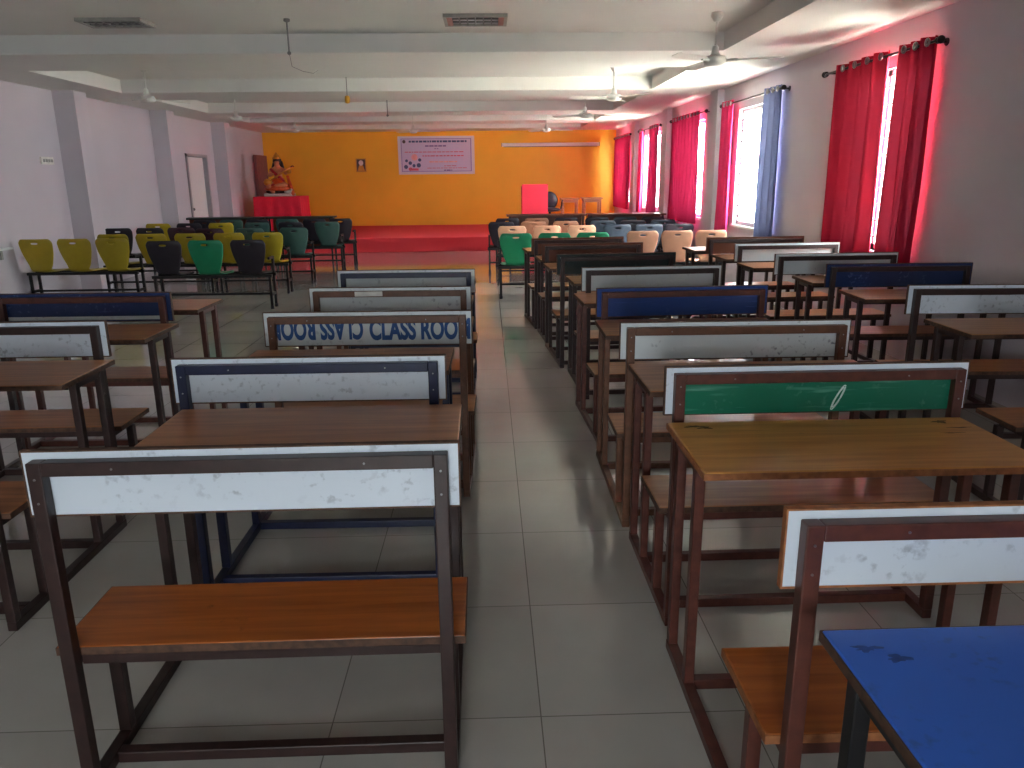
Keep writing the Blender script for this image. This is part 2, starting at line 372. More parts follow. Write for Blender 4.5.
# ------------------------------------------------------------------ desk benches
LETTERS = None
def text_mesh(body, size, name, mat, parent, loc, rot, sx=1.0):
    cu = bpy.data.curves.new(name, 'FONT'); cu.body = body; cu.size = size; cu.extrude = .0006; cu.offset = .0055; cu.align_x = 'CENTER'
    o = bpy.data.objects.new(name, cu); COL.objects.link(o)
    dg = bpy.context.evaluated_depsgraph_get()
    me = bpy.data.meshes.new_from_object(o.evaluated_get(dg)); bpy.data.objects.remove(o)
    me.materials.clear(); me.materials.append(MATS[mat])
    o = bpy.data.objects.new(name, me); COL.objects.link(o); o.parent = parent; o.location = loc; o.rotation_euler = rot; o.scale = (sx, 1, 1)
    return o
T = .034; SZ = .445
def desk_bench(cx, cy, rot, D, label, brd='board_white', frame='frame_brown', top='wood_brown', seatm='wood_brown', edge='edge_brown',
               W=1.0, inset=None, group=None, dz=.78, detail=True, strip=False, hb=.95):
    detail = detail and cy < 3.8 and abs(cx) < 2
    r = tag(empty('desk_bench', (cx, cy, 0), math.radians(rot)), label, 'school desk', group)
    hx = W/2-.045; b = .003
    # backrest posts and top tube
    for s in (-1, 1):
        MB().box(s*hx-T/2, s*hx+T/2, -T/2, T/2, T, hb-.02).build('backrest_post', frame, r, bevel=b)
    MB().box(-hx+T/2, hx-T/2, -T/2, T/2, hb-.02-T, hb-.02).build('backrest_rail', frame, r, bevel=b)
    # backrest board
    bo = MB().box(-W/2+.004, W/2-.004, T/2, T/2+.016, hb-.163, hb-.004).build('backrest_board', brd, r)
    e = MB(); y0, y1 = T/2-.0005, T/2+.0165
    e.box(-W/2, W/2, y0, y1, hb-.004, hb).box(-W/2, W/2, y0, y1, hb-.168, hb-.163)
    e.box(-W/2, -W/2+.004, y0, y1, hb-.163, hb-.004).box(W/2-.004, W/2, y0, y1, hb-.163, hb-.004)
    e.build('edge_band', edge, bo)
    if inset:
        MB().box(-hx+T/2, hx-T/2, T/2-.006, T/2+.0005, hb-.163, hb-.02-T).build('inset_panel', inset, bo)
    if strip:
        MB().box(-hx+T/2, hx-T/2, T/2-.003, T/2+.0005, hb-.155, hb-.135).build('pale_strip', 'board_grey', bo)
    if detail:
        for x, z in [(s*hx, z) for s in (-1, 1) for z in (hb-.06, hb-.12)]+[(-.62*hx, hb-.037), (.62*hx, hb-.037)]:
            MB().cyl((x, -T/2-.002, z), (x, -T/2+.001, z), .0028, seg=8).build('screw', 'screw_metal', r)
    # base rails
    for s in (-1, 1):
        MB().box(s*hx-T/2, s*hx+T/2, -T/2, D-.09, 0, T).build('base_rail', frame, r, bevel=b)
        MB().box(s*hx-T/2, s*hx+T/2, .19, .19+T, T, SZ-.052).build('seat_leg', frame, r, bevel=b)
        for y in (D-.335, D-.125):
            MB().box(s*hx-T/2+.002, s*hx+T/2-.002, y, y+T, T, dz-.027).build('desk_leg', frame, r, bevel=b)
    MB().box(-hx+T/2, hx-T/2, .10, .10+T, 0, T).build('cross_rail', frame, r, bevel=b)
    MB().box(-hx+T/2, hx-T/2, D-.32, D-.32+T, 0, T).build('cross_rail', frame, r, bevel=b)
    # seat
    f = MB(); f.box(-hx+T/2, hx-T/2, T/2+.001, T/2+.026, SZ-.048, SZ-.023).box(-hx+T/2, hx-T/2, .19, .19+T, SZ-.051, SZ-.023)
    for s in (-1, 1): f.box(s*hx-.012, s*hx+.012, T/2, .19, SZ-.048, SZ-.023)
    f.build('seat_frame', frame, r)
    se = MB().box(-W/2, W/2, T/2+.004, .325, SZ-.022, SZ).build('seat', seatm, r, bevel=.004)
    q = MB(); q.box(-W/2-.001, W/2+.001, T/2+.002, T/2+.0045, SZ-.023, SZ-.0025).box(-W/2-.001, W/2+.001, .3245, .327, SZ-.023, SZ-.0025)
    q.box(-W/2-.002, -W/2+.001, T/2+.003, .326, SZ-.023, SZ-.0025).box(W/2-.001, W/2+.002, T/2+.003, .326, SZ-.023, SZ-.0025)
    q.build('edge_band', edge, se)
    # desk top and frame
    f = MB(); ya, yb = D-.40, D-.06
    f.box(-hx+T/2, hx-T/2, D-.335, D-.335+.025, dz-.052, dz-.024).box(-hx+T/2, hx-T/2, D-.12, D-.095, dz-.052, dz-.024)
    for s in (-1, 1): f.box(s*hx-.013, s*hx+.013, ya, yb, dz-.0275, dz-.0235).box(s*hx-.011, s*hx+.011, D-.335+T, D-.125, dz-.052, dz-.0275)
    f.build('desk_frame', frame, r)
    d = MB().box(-W/2+.022, W/2-.022, D-.45, D, dz-.0225, dz).build('desktop', top, r, bevel=.005)
    q = MB(); x0, x1 = -W/2+.022, W/2-.022
    q.box(x0-.001, x1+.001, D-.4525, D-.4495, dz-.022, dz-.003).box(x0-.001, x1+.001, D-.0005, D+.0025, dz-.022, dz-.003)
    q.box(x0-.0025, x0+.0005, D-.451, D+.001, dz-.022, dz-.003).box(x1-.0005, x1+.0025, D-.451, D+.001, dz-.022, dz-.003)
    q.build('edge_band', edge, d)
    return r, bo, d

G_L, G_R, G_W, G_S = 'desks left of the aisle', 'desks right of the aisle', 'desks by the window wall', 'desks by the left wall'
# left of the aisle
SZ = .422
r, bo, d = desk_bench(-.595, 1.73, .3, .92, 'nearest desk on the left side of the aisle, white backrest, brown frame and orange-brown seat', seatm='wood_orange', group=G_L, W=1.035)
SZ = .445
desk_bench(-.65, 2.685, -.5, .93, 'second desk left of the aisle with navy frame around its white backrest', frame='frame_navy', group=G_L, W=.98)
r, bo, d = desk_bench(-.585, 3.65, -1.2, .82, 'desk whose white backrest carries blue painted words CLASS ROOM', frame='frame_tan', group=G_L, brd='board_grey', W=1.0)
for s, x in ((1, .25), (-1, -.25)):
    # same words upright on the right half and upside down on the left half
    cxx = x
    o = text_mesh('CLASS ROOM', .135, 'painted_lettering', 'ink_blue', bo, (cxx, T/2-.0008, .815 if s > 0 else .815+.096), (PI/2, 0, 0) if s > 0 else (PI/2, PI, 0), .61)
    wx = max(v.co.x for v in o.data.vertices)-min(v.co.x for v in o.data.vertices); o.scale = ((.485 if s > 0 else .45)/wx, 1, 1)
desk_bench(-.58, 4.50, -1.5, .83, 'fourth desk left of the aisle, tan frame and small blue tag on its white backrest', frame='frame_tan', group=G_L, brd='board_grey', W=.95)
tg = MB().box(-.78, -.62, 4.478, 4.483, .902, .93).build('sticker', 'paper_white'); tag(tg, 'pale blue and white tag stuck on top rail of a tan framed desk', 'sticker')
desk_bench(-.575, 5.38, -1, .85, 'farthest desk left of the aisle, thin navy frame and white backrest', frame='frame_navy', group=G_L, brd='board_grey', W=.96)
# right of the aisle
desk_bench(1.062, .09, 0, 1.10, 'desk at the bottom right corner with bright blue desktop and black legs', top='laminate_blue', frame='frame_black', group=G_R, W=1.01)
r, bo, d = desk_bench(1.065, 1.31, 0, 1.08, 'nearest white backed desk right of aisle with yellowish desktop and red-brown frame', frame='frame_redbrown', top='wood_yellow', seatm='wood_orange', edge='edge_orange', group=G_R, W=1.02)
desk_bench(1.095, 2.445, .4, .775, 'desk with green inset panel in a white backrest right of the aisle', inset='board_green', frame='frame_redbrown', group=G_R, W=1.03)
desk_bench(1.07, 3.25, -.6, 1.03, 'desk with scuffed white backrest directly behind the green panelled one', brd='board_mottled', frame='frame_tan', group=G_R, W=1.01)
desk_bench(1.11, 4.34, 2.5, 1.0, 'desk right of the aisle with blue backrest and brown frame', brd='board_blue', frame='frame_redbrown', group=G_R)
desk_bench(1.15, 5.385, 2.5, .93, 'desk with dull grey backrest directly beyond the blue one by the aisle', brd='board_grey', frame='frame_brown', group=G_R)
desk_bench(1.06, 6.36, 4, .98, 'desk with blackish green backrest right of the aisle', brd='board_darkgreen', frame='frame_brown', group=G_R)
desk_bench(1.00, 7.40, 4, .66, 'nearer of two plain brown backed desks right of the aisle', brd='board_brown', frame='frame_brown', group=G_R, W=.98)
desk_bench(.94, 8.12, 5, .9, 'farther of two plain brown backed desks, in front of green chairs', brd='board_brown', frame='frame_brown', group=G_R, W=.98)
# window wall
desk_bench(2.88, 3.22, -1, .93, 'desk at right edge of picture with only light brown desktop and seat showing', top='wood_tan', group=G_W)
desk_bench(2.89, 4.24, -3, 1.05, 'nearest white backed desk by the window wall, brown frame', group=G_W, W=1.03)
desk_bench(2.90, 5.36, -2, .74, 'dark blue backed desk by the near red curtain', brd='board_darkblue', frame='frame_brown', group=G_W, W=1.03)
desk_bench(2.80, 6.14, 1, .98, 'white backed desk just beyond the dark blue one by the windows', brd='board_grey', frame='frame_brown', group=G_W, W=1.01)
desk_bench(2.785, 7.15, 2, .74, 'second farthest desk by the windows, grey-white backrest', brd='board_grey', frame='frame_brown', group=G_W)
desk_bench(2.75, 7.93, 3, .9, 'farthest desk by the windows, brown backrest', brd='board_brown', frame='frame_brown', group=G_W, W=1.03)
# left wall column
desk_bench(-2.19, 2.52, 0, .95, 'desk cut off by left picture edge, only its desktop and seat corner showing', group=G_S)
desk_bench(-2.25, 3.50, 0, .88, 'white backed desk at left edge beside a dark blue one', group=G_S)
desk_bench(-2.32, 4.43, -1, .88, 'dark blue backed desk at left edge with pale strip along its board', brd='board_darkblue', frame='frame_redbrown', group=G_S, strip=True)

# ------------------------------------------------------------------ chair benches
def shell_mesh():
    """one-piece moulded seat shell; faces +y, back towards -y; z=0 at the seat mount"""
    prof = []   # (y, z, halfwidth)
    for i in range(9):      # back, from top down
        t = i/8; z = .42-.40*t
        y = -.075+.075*t**1.2
        hw = .215 - .085*max(0, (t-.25)/.75)**1.3
        if i == 0: hw = .185
        prof.append((y, z, hw))
    prof += [(.02, .004, .125), (.06, -.01, .15), (.12, -.014, .185), (.2, -.012, .20), (.28, -.006, .205), (.35, -.004, .20), (.395, -.02, .18), (.41, -.045, .165)]
    m = MB(); nx = 10; rows = []
    for (y, z, hw) in prof:
        row = []
        for k in range(nx+1):
            u = -1+2*k/nx
            yy = y + (.03*(u*u) if z > .03 else 0); zz = z + (.012*u*u if z <= .03 else 0)
            row.append(m.bm.verts.new((u*hw, yy, zz)))
        rows.append(row)
    for j in range(len(rows)-1):
        for k in range(nx):
            if j == 1 and 4 <= k <= 5: continue      # handle slot
            m.bm.faces.new((rows[j][k], rows[j][k+1], rows[j+1][k+1], rows[j+1][k]))
    # squeeze the slot row so that the opening is thin
    for k in range(nx+1): rows[2][k].co.z += .034; rows[2][k].co.y -= .004
    return m
SHELL = None
PL = {'yellow': 'plastic_yellow', 'green': 'plastic_green', 'black': 'plastic_black', 'maroon': 'plastic_maroon', 'teal': 'plastic_teal', 'slate': 'plastic_slate', 'tan': 'ply_tan', 'brown': 'ply_brown'}
shell_me = {}
def chair_bench(y, xs, cols, label, group, rz=0, zoff=.45):
    cx = sum(xs)/len(xs)
    r = tag(empty('chair_bench', (cx, y, 0), rz), label, 'seating bench', group)
    x0, x1 = min(xs)-cx-.2, max(xs)-cx+.2
    fm = 'frame_black'
    MB().box(x0-.03, x1+.03, .06, .10, zoff-.055, zoff-.02).build('seat_beam', fm, r)
    MB().box(x0-.03, x1+.03, .26, .29, zoff-.055, zoff-.02).build('seat_beam', fm, r)
    MB().box(x0, x1, .15, .175, .17, .195).build('lower_rail', fm, r)
    for x in (x0, x1):
        lg = MB(); lg.box(x-.015, x+.015, .065, .095, .03, zoff-.05).box(x-.015, x+.015, .26, .29, .03, .64)
        lg.box(x-.015, x+.015, .065, .29, .165, .195).box(x-.013, x+.013, .09, .29, .61, .64)
        lg.build('end_frame', fm, r)
        MB().cyl((x, .08, 0), (x, .08, .04), .022).cyl((x, .275, 0), (x, .275, .04), .022).build('rubber_foot', 'plastic_black', r)
    for x, c in zip(xs, cols):
        if c not in shell_me:
            o = shell_mesh().build('seat_shell', PL[c], r, smooth=True, solid=.012); shell_me[c] = o.data
            md = o.modifiers.new('sub', 'SUBSURF'); md.levels = 1; md.render_levels = 1
        else:
            o = bpy.data.objects.new('seat_shell', shell_me[c]); COL.objects.link(o); o.parent = r
            md = o.modifiers.new('thick', 'SOLIDIFY'); md.thickness = .012; md.offset = 0
            md = o.modifiers.new('sub', 'SUBSURF'); md.levels = 1; md.render_levels = 1
        o.location = (x-cx, 0, zoff)
        o['label'] = c + (' plywood' if c in ('tan', 'brown') else ' plastic') + ' seat shell with a handle slot'
    return r
GL, GR = 'seating benches on the left', 'seating benches on the right'
K, Y_, G_, TL, MR, SL, TN, BR = 'black', 'yellow', 'green', 'teal', 'maroon', 'slate', 'tan', 'brown'
chair_bench(10.15, (-5.76, -5.28, -4.80), (Y_, Y_, Y_), 'front bench of three yellow seats beside the left wall', GL)
chair_bench(9.6, (-3.93, -3.43, -2.92), (K, G_, K), 'front bench with green seat between two black seats', GL)
chair_bench(10.95, (-5.16, -4.64, -4.11), (Y_, Y_, Y_), 'second row bench of three yellow seats behind the wall side bench', GL)
chair_bench(10.95, (-3.58, -3.05), (Y_, Y_), 'second row bench of two yellow seats behind the green and black ones', GL)
chair_bench(12.35, (-5.72, -5.24, -4.76), (K, K, MR), 'third row bench of black and maroon seats nearest the left wall', GL)
chair_bench(12.0, (-4.2, -3.6, -2.94), (MR, TL, TL), 'third row bench ending in a dull teal seat near the centre', GL)
chair_bench(13.6, (-5.62, -5.10, -4.56), (Y_, K, Y_), 'fourth row bench with yellow and black seats near a wall column', GL)
chair_bench(13.6, (-3.95, -3.38, -2.76), (TL, K, TL), 'fourth row bench of teal and black seats beside open floor', GL)
chair_bench(14.65, (-5.2, -4.72, -4.24), (K, TL, K), 'back row bench of black and teal seats on the wall side', GL)
chair_bench(14.65, (-3.7, -3.2, -2.72), (TL, K, K), 'back row bench of black and teal seats nearer the middle of the hall', GL)
chair_bench(10.15, (.36, .86, 1.36), (G_, G_, G_), 'bench of three bright green seats beside the aisle', GR)
chair_bench(10.3, (2.04, 2.50, 2.95), (TN, TN, TN), 'bench of three tan plywood seats by the windows', GR)
chair_bench(11.7, (.36, .88, 1.40), (TN, TN, TN), 'bench of three tan plywood seats behind the green ones', GR)
chair_bench(11.8, (1.95, 2.43, 2.9), (SL, SL, K), 'slate and black bench behind the tan seats by the windows', GR)
chair_bench(12.9, (.22, .75, 1.28), (K, BR, BR), 'bench of one black and two brown seats, two rows behind the green ones', GR)
chair_bench(12.95, (1.9, 2.4, 2.9), (SL, K, SL), 'dark bench by the windows, third row', GR)
chair_bench(14.0, (.35, .87, 1.4), (K, BR, K), 'rearmost aisle side bench of dark seats before the long table', GR)
chair_bench(14.0, (1.95, 2.45, 2.95), (K, SL, K), 'rearmost window side bench of dark seats before the long table', GR)

def long_table(x0, x1, y, z, top, label, group):
    r = tag(empty('long_table', ((x0+x1)/2, y, 0)), label, 'table', group); w = (x1-x0)/2
    MB().box(-w, w, -.2, .25, z-.03, z).build('tabletop', top, r, bevel=.004)
    MB().box(-w+.05, w-.05, .12, .14, .25, z-.03).build('modesty_panel', 'wood_dark', r)
    for sx in (-1, 1):
        for yy in (-.17, .2): MB().box(sx*(w-.06)-.015, sx*(w-.06)+.015, yy-.015, yy+.015, 0, z-.03).build('leg', 'frame_black', r)
plain('table_darkgreen', (36, 44, 42), .5)
long_table(-5.98, -4.36, 15.7, .86, 'table_darkgreen', 'blackish long table behind the left seats, half nearer the wall', 'long tables before the stage')
long_table(-4.33, -3.03, 15.7, .86, 'table_darkgreen', 'blackish long table behind the left seats, half nearer the middle', 'long tables before the stage')
long_table(.36, 1.86, 15.0, .88, 'wood_dark', 'dark brown long table below the red podium', 'long tables before the stage')
long_table(1.89, 3.38, 15.0, .88, 'wood_dark', 'dark brown long table beside the far window curtains', 'long tables before the stage')

# ------------------------------------------------------------------ curtains
def curtain(y0, y1, z0, z1, mat, label, group, n=None, amp=.045, flare=0.0, rings=True, x=3.44, seed=0):
    """pleated cloth hanging in the plane x=const from y0 to y1; flare gathers the top or bottom"""
    rnd = random.Random(seed); L = y1-y0; n = n or max(2, round(L/.15))
    m = MB(); NY = n*10; NZ = 22; rows = []
    ph = [rnd.uniform(-.4, .4) for _ in range(n+2)]
    for j in range(NZ+1):
        t = j/NZ; z = z1-(z1-z0)*t; row = []
        for i in range(NY+1):
            u = i/NY; pi = u*n
            k = int(pi); p = ph[min(k, n)]*(1-(pi-k))+ph[min(k+1, n+1)]*(pi-k)
            a = amp*(.75+.25*math.sin(5*u+seed))*(.8+.35*t)
            xx = x + a*math.sin(2*PI*(pi)+p*t*2.2) + .012*math.sin(9*u+3*t+seed)*t
            c = (y0+y1)/2; wy = 1-flare*math.sin(min(1, t*1.1)*PI*.6)
            yy = c+(u-.5)*L*wy + .012*math.sin(7*t+8*u)*t
            row.append(m.bm.verts.new((xx, yy, z)))
        rows.append(row)
    for j in range(NZ):
        for i in range(NY): m.bm.faces.new((rows[j][i], rows[j][i+1], rows[j+1][i+1], rows[j+1][i]))
    o = m.build('curtain', mat, smooth=True)
    tag(o, label, 'curtain', group)
    if rings:
        for k in range(n*2):
            u = (k+.5)/(n*2); y = y0+L*u
            MB().torus((x-amp*.6*(1 if k % 2 == 0 else -1), y, z1-.045), .025, .009, axis='X', seg=14).build('eyelet_ring', 'screw_metal', o, smooth=True)
    return o
def rod(y0, y1, z, label, x=3.44):
    o = MB().cyl((x, y0, z), (x, y1, z), .012, seg=10).build('curtain_rod', 'steel_dark', smooth=False)
    tag(o, label, 'curtain rod', 'curtain rods over the windows')
    for y, s in ((y0, -1), (y1, 1)):
        MB().cyl((x, y, z), (x, y+s*.02, z), .026, seg=12).ball((x, y+s*.045, z), .03).build('finial', 'steel_dark', o)
        MB().cyl((x, y-s*.06, z), (XR, y-s*.06, z), .009).cyl((XR-.008, y-s*.06, z), (XR, y-s*.06, z), .03).build('rod_bracket', 'steel_dark', o)
GC = 'curtains along the right wall'
RZ = 2.535
rod(6.22, 8.2, RZ, 'dark rod carrying the nearest pair of red curtains'); rod(9.4, 11.75, RZ, 'dark rod over the open window with lilac and pink curtains')
rod(12.65, 14.95, RZ, 'dark rod over the third window, full of pink curtain'); rod(15.95, 18.1, RZ, 'dark rod over the fourth window with one drawn pink curtain'); rod(19.2, 21.5, RZ, 'dark rod over the window closest to the stage wall')
CT = RZ+.045
curtain(6.26, 6.78, .74, CT, 'curtain_red', 'nearest red curtain, right hand panel at the near window', GC, n=3, seed=1, amp=.055)
curtain(6.97, 7.95, .74, CT, 'curtain_red', 'red curtain, left hand panel at the near window', GC, n=4, seed=2, flare=.04, amp=.055)
curtain(9.44, 9.95, .70, CT, 'curtain_lilac', 'narrow bluish lilac curtain bunched beside the bright window', GC, n=3, seed=3, flare=-.1)
curtain(11.25, 11.7, .72, CT, 'curtain_pink', 'narrow pink curtain gathered at far side of the bright window', GC, n=3, seed=4)
curtain(13.0, 14.85, .78, CT, 'curtain_pink', 'wide pink-red curtain covering the third window', GC, n=9, seed=5)
curtain(16.15, 16.95, .78, CT, 'curtain_pink', 'pink curtain drawn over near half of the fourth window', GC, n=4, seed=6, flare=.1)
curtain(17.75, 18.05, .78, CT, 'curtain_pink', 'very thin pink curtain at far side of the fourth window', GC, n=2, seed=7)
curtain(19.3, 21.4, .78, CT, 'curtain_pink', 'pink curtain across the window closest to the orange wall', GC, n=10, seed=8)

# ------------------------------------------------------------------ ceiling fans and fittings
def fan_proto():
    r = empty('ceiling_fan')
    MB().lathe([(.0, 0), (.05, 0), (.055, -.03), (.03, -.075), (.012, -.08)], (0, 0, ZC)).build('canopy', 'fan_white', r, smooth=True)
    MB().cyl((0, 0, ZC-.07), (0, 0, 2.67), .011).build('downrod', 'fan_white', r)
    MB().lathe([(.014, .115), (.028, .10), (.036, .05), (.055, .02)], (0, 0, 2.59)).build('coupling_cover', 'fan_white', r, smooth=True)
    MB().lathe([(.05, .035), (.09, .03), (.105, .005), (.10, -.02), (.07, -.045), (.03, -.052), (0, -.053)], (0, 0, 2.58), seg=28).build('motor_housing', 'fan_white', r, smooth=True)
    for k in range(3):
        a = k*2*PI/3
        R = Matrix.Rotation(a, 3, 'Z')
        m = MB(); pts = [(.17, -.05), (.35, -.062), (.57, -.058), (.60, -.03), (.60, .03), (.57, .055), (.35, .05), (.17, .045)]
        vs = [R @ Vector((x, y, 2.572+y*.22)) for x, y in pts]
        m.poly(vs, .004, (0, 0, 1)); b = m.build('fan_blade', 'fan_blade', r)
        m = MB(); p0 = R @ Vector((.08, 0, 2.57)); p1 = R @ Vector((.2, 0, 2.574))
        m.tube([p0, (p0+p1)/2, p1], .014).build('blade_iron', 'fan_white', b)
    return r
fp = fan_proto(); first = True
for x, y, rz, lab in ((2.1, 7.5, -.35, 'nearest white ceiling fan, upper right, blades spread wide'), (1.70, 10.8, 1.2, 'white ceiling fan second from camera on window side'),
                  (1.68, 13.75, .5, 'white ceiling fan third from camera on window side'), (1.33, 17.9, .1, 'white ceiling fan on window side before the stage wall'),
                  (-4.33, 10.6, .9, 'leftmost ceiling fan near the second ceiling recess'), (-4.23, 13.9, .25, 'ceiling fan above yellow chairs, second along left side'),
                  (-4.05, 17.3, .7, 'far left ceiling fan near the statue'), (-1.61, 17.9, .2, 'ceiling fan hanging directly above the wall banner'),
                  (-4.5, 7.5, .5, None)):
    if lab is None: continue
    o = fp if first else copy_tree(fp); first = False
    o.location = (x, y, 0); o.rotation_euler = (0, 0, rz); tag(o, lab, 'ceiling fan', 'ceiling fans')

h = MB().cyl((-1.8, 7.7, ZC), (-1.8, 7.7, 2.70), .008).lathe([(.028, 0), (.03, -.02), (.012, -.03)], (-1.8, 7.7, ZC)).build('hanging_conduit', 'pvc_grey')
tag(h, 'thin grey conduit stub hanging from near ceiling, trailing a wire', 'conduit')
MB().ball((-1.8, 7.7, 2.69), .018).build('conduit_cap', 'vent_dark', h)
MB().tube([(-1.8, 7.7, 2.69), (-1.83, 7.9, 2.60), (-1.84, 8.4, 2.62), (-1.9, 9.2, 2.70), (-1.95, 9.7, 2.795)], .003, seg=5).build('loose_wire', 'pvc_grey', h)
h = MB().tube([(-2.0, 11.9, ZC), (-2.0, 11.9, 2.70)], .006, seg=6).build('hanging_bulb_holder', 'pvc_grey')
tag(h, 'brass coloured bulb holder hanging on a wire from the ceiling', 'bulb holder')
MB().lathe([(.02, .06), (.035, .045), (.04, 0), (.032, -.04), (.0, -.05)], (-2.0, 11.9, 2.67)).build('holder', 'brass', h, smooth=True)
h = MB().cyl((-1.84, 15.3, ZC), (-1.84, 15.3, 2.72), .01).ball((-1.84, 15.3, 2.71), .022).build('hanging_conduit', 'pvc_grey')
tag(h, 'short grey conduit hanging from ceiling near the orange wall', 'conduit')

def vent(x0, x1, y0, y1, label, redends):
    r = tag(empty('ceiling_light_fitting', ((x0+x1)/2, (y0+y1)/2, ZC)), label, 'ceiling fitting', 'recessed ceiling fittings')
    w, d = (x1-x0)/2, (y1-y0)/2
    MB().box(-w, w, -d, -d+.03, -.03, 0).box(-w, w, d-.03, d, -.03, 0).box(-w, -w+.03, -d+.03, d-.03, -.03, 0).box(w-.03, w, -d+.03, d-.03, -.03, 0).build('frame', 'vent_frame', r)
    MB().box(-w+.03, w-.03, -d+.03, d-.03, -.008, 0).build('backing', 'louver_light', r)
    m = MB()
    for k in range(7):
        x = -w+.07+k*(2*w-.14)/6; m.box(x-.006, x+.006, -d+.03, d-.03, -.026, -.008)
    for k in range(2):
        y = -d/3+k*d*2/3; m.box(-w+.03, w-.03, y-.012, y+.012, -.024, -.008)
    m.build('louvres', 'vent_dark', r)
    if redends: MB().box(-w+.03, -w+.08, -d+.03, d-.03, -.027, -.008).box(w-.08, w-.03, -d+.03, d-.03, -.027, -.008).build('end_strips', 'vent_red', r)
vent(-.37, .21, 7.5, 7.95, 'recessed ceiling fitting with reddish ends near the room centre', True)
vent(-3.66, -3.08, 7.6, 7.95, 'recessed ceiling fitting with dark edge at upper left', False)

# ------------------------------------------------------------------ front wall
b = empty('wall_banner', (-1.37, YF-.012, 2.175)); tag(b, 'lilac printed banner fixed on the orange wall', 'banner')
MB().box(-1.04, 1.04, 0, .01, -.5, .5).build('banner_sheet', 'banner_edge', b)
MB().box(-.97, .97, -.002, 0, -.44, .45).build('printed_area', 'banner_vinyl', b)
m = MB(); e = .95
m.box(-e, e, -.004, -.002, .425, .435).box(-e, e, -.004, -.002, -.425, -.415).box(-e, -e+.012, -.004, -.002, -.42, .43).box(e-.016, e, -.004, -.002, -.42, .43).build('printed_border', 'banner_line', b)
def words(x0, x1, z, hgt, mat, rnd=random.Random(3)):
    m = MB(); x = x0
    while x < x1-.02:
        w = min(rnd.uniform(.04, .13), x1-x); m.box(x, x+w, -.005, -.002, z, z+hgt); x += w+.018
    m.build('printed_line', mat, b)
words(-.74, .86, .335, .05, 'banner_navy'); words(-.3, .27, .225, .035, 'banner_line'); words(-.05, .06, .16, .02, 'banner_line')
words(-.86, .74, .075, .022, 'banner_red'); words(-.38, .74, -.03, .028, 'banner_red'); words(-.2, .56, -.19, .035, 'banner_pink')
words(.2, .56, -.29, .018, 'banner_red'); words(-.26, .82, -.345, .016, 'banner_red'); words(.2, .42, -.41, .03, 'banner_line')
MB().cyl((-.87, -.005, .36), (-.87, -.001, .36), .045, seg=16).build('printed_emblem', 'photo_dark', b)
m = MB(); m.cyl((-.6, -.005, -.05), (-.6, -.001, -.05), .085, seg=18); m.build('printed_picture', 'banner_pink', b)
m = MB()
for x, z, r_ in ((-.82, -.14, .04), (-.72, -.2, .05), (-.62, -.27, .045), (-.46, -.12, .045), (-.49, -.26, .06), (-.84, -.3, .055)): m.cyl((x, -.005, z), (x, -.001, z), r_, seg=10)
m.build('printed_picture', 'banner_navy', b)
MB().cyl((-.72, -.005, -.36), (-.72, -.001, -.36), .05, seg=10).box(-.7, -.5, -.005, -.001, -.4, -.34).build('printed_picture', 'banner_red', b)

p_ = empty('framed_picture', (-3.43, YF-.03, 1.93)); tag(p_, 'small framed picture with pale centre on the orange wall', 'picture')
MB().box(-.13, .13, 0, .03, -.17, .17).build('picture_back', 'photo_dark', p_)
MB().box(-.14, -.115, -.012, .0, -.18, .18).box(.115, .14, -.012, .0, -.18, .18).box(-.14, .14, -.012, 0, .155, .18).box(-.14, .14, -.012, 0, -.18, -.155).build('frame', 'photo_gold', p_)
MB().ball((0, -.002, .06), .065, (1, .08, 1.1)).build('printed_shape', 'photo_pale', p_)
MB().poly([(-.1, -.003, -.15), (.1, -.003, -.15), (.05, -.003, .0), (-.05, -.003, .0)], .002).build('printed_shape', 'photo_gold', p_)

s_ = empty('projector_screen', (1.745, YF-.12, 2.425)); tag(s_, 'white rolled up projector screen case high on the orange wall', 'projector screen')
MB().box(-1.32, 1.32, -.05, .05, -.045, .045).build('screen_case', 'white_paint', s_, bevel=.015)
MB().box(-1.34, -1.32, -.055, .055, -.05, .05).box(1.32, 1.34, -.055, .055, -.05, .05).build('end_cap', 'vent_frame', s_)
MB().box(-1.28, 1.28, -.012, .012, -.062, -.045).build('pull_bar', 'vent_dark', s_)
MB().box(-1.2, -1.16, .05, .12, -.02, .02).box(1.16, 1.2, .05, .12, -.02, .02).build('wall_bracket', 'vent_frame', s_)
# small wall items on the left wall
w_ = MB().box(XL, XL+.03, 11.05, 11.35, 1.80, 1.90).build('switch_board', 'paper_white', bevel=.004); tag(w_, 'small pale switch board high on the left wall', 'switch board')
m = MB()
for k in range(4): m.box(XL+.03, XL+.038, 11.08+k*.065, 11.12+k*.065, 1.83, 1.87)
m.build('switches', 'vent_frame', w_)
w_ = MB().box(XL, XL+.07, 8.9, 10.0, .755, .78).build('wall_shelf', 'white_paint'); tag(w_, 'narrow white ledge low on the left wall at picture edge', 'shelf')
MB().box(XL, XL+.03, 9.0, 9.04, .64, .755).box(XL, XL+.03, 9.8, 9.84, .64, .755).build('shelf_bracket', 'vent_frame', w_)
w_ = MB().box(XL+.005, XL+.065, 9.3, 9.75, .781, .86).build('white_box', 'paper_white', bevel=.004); tag(w_, 'small white box lying on the wall ledge at left picture edge', 'box')
MB().box(XL+.002, XL+.07, 9.295, 9.755, .85, .865).build('box_lid', 'white_paint', w_)

# ------------------------------------------------------------------ things on the stage
ZT = .31
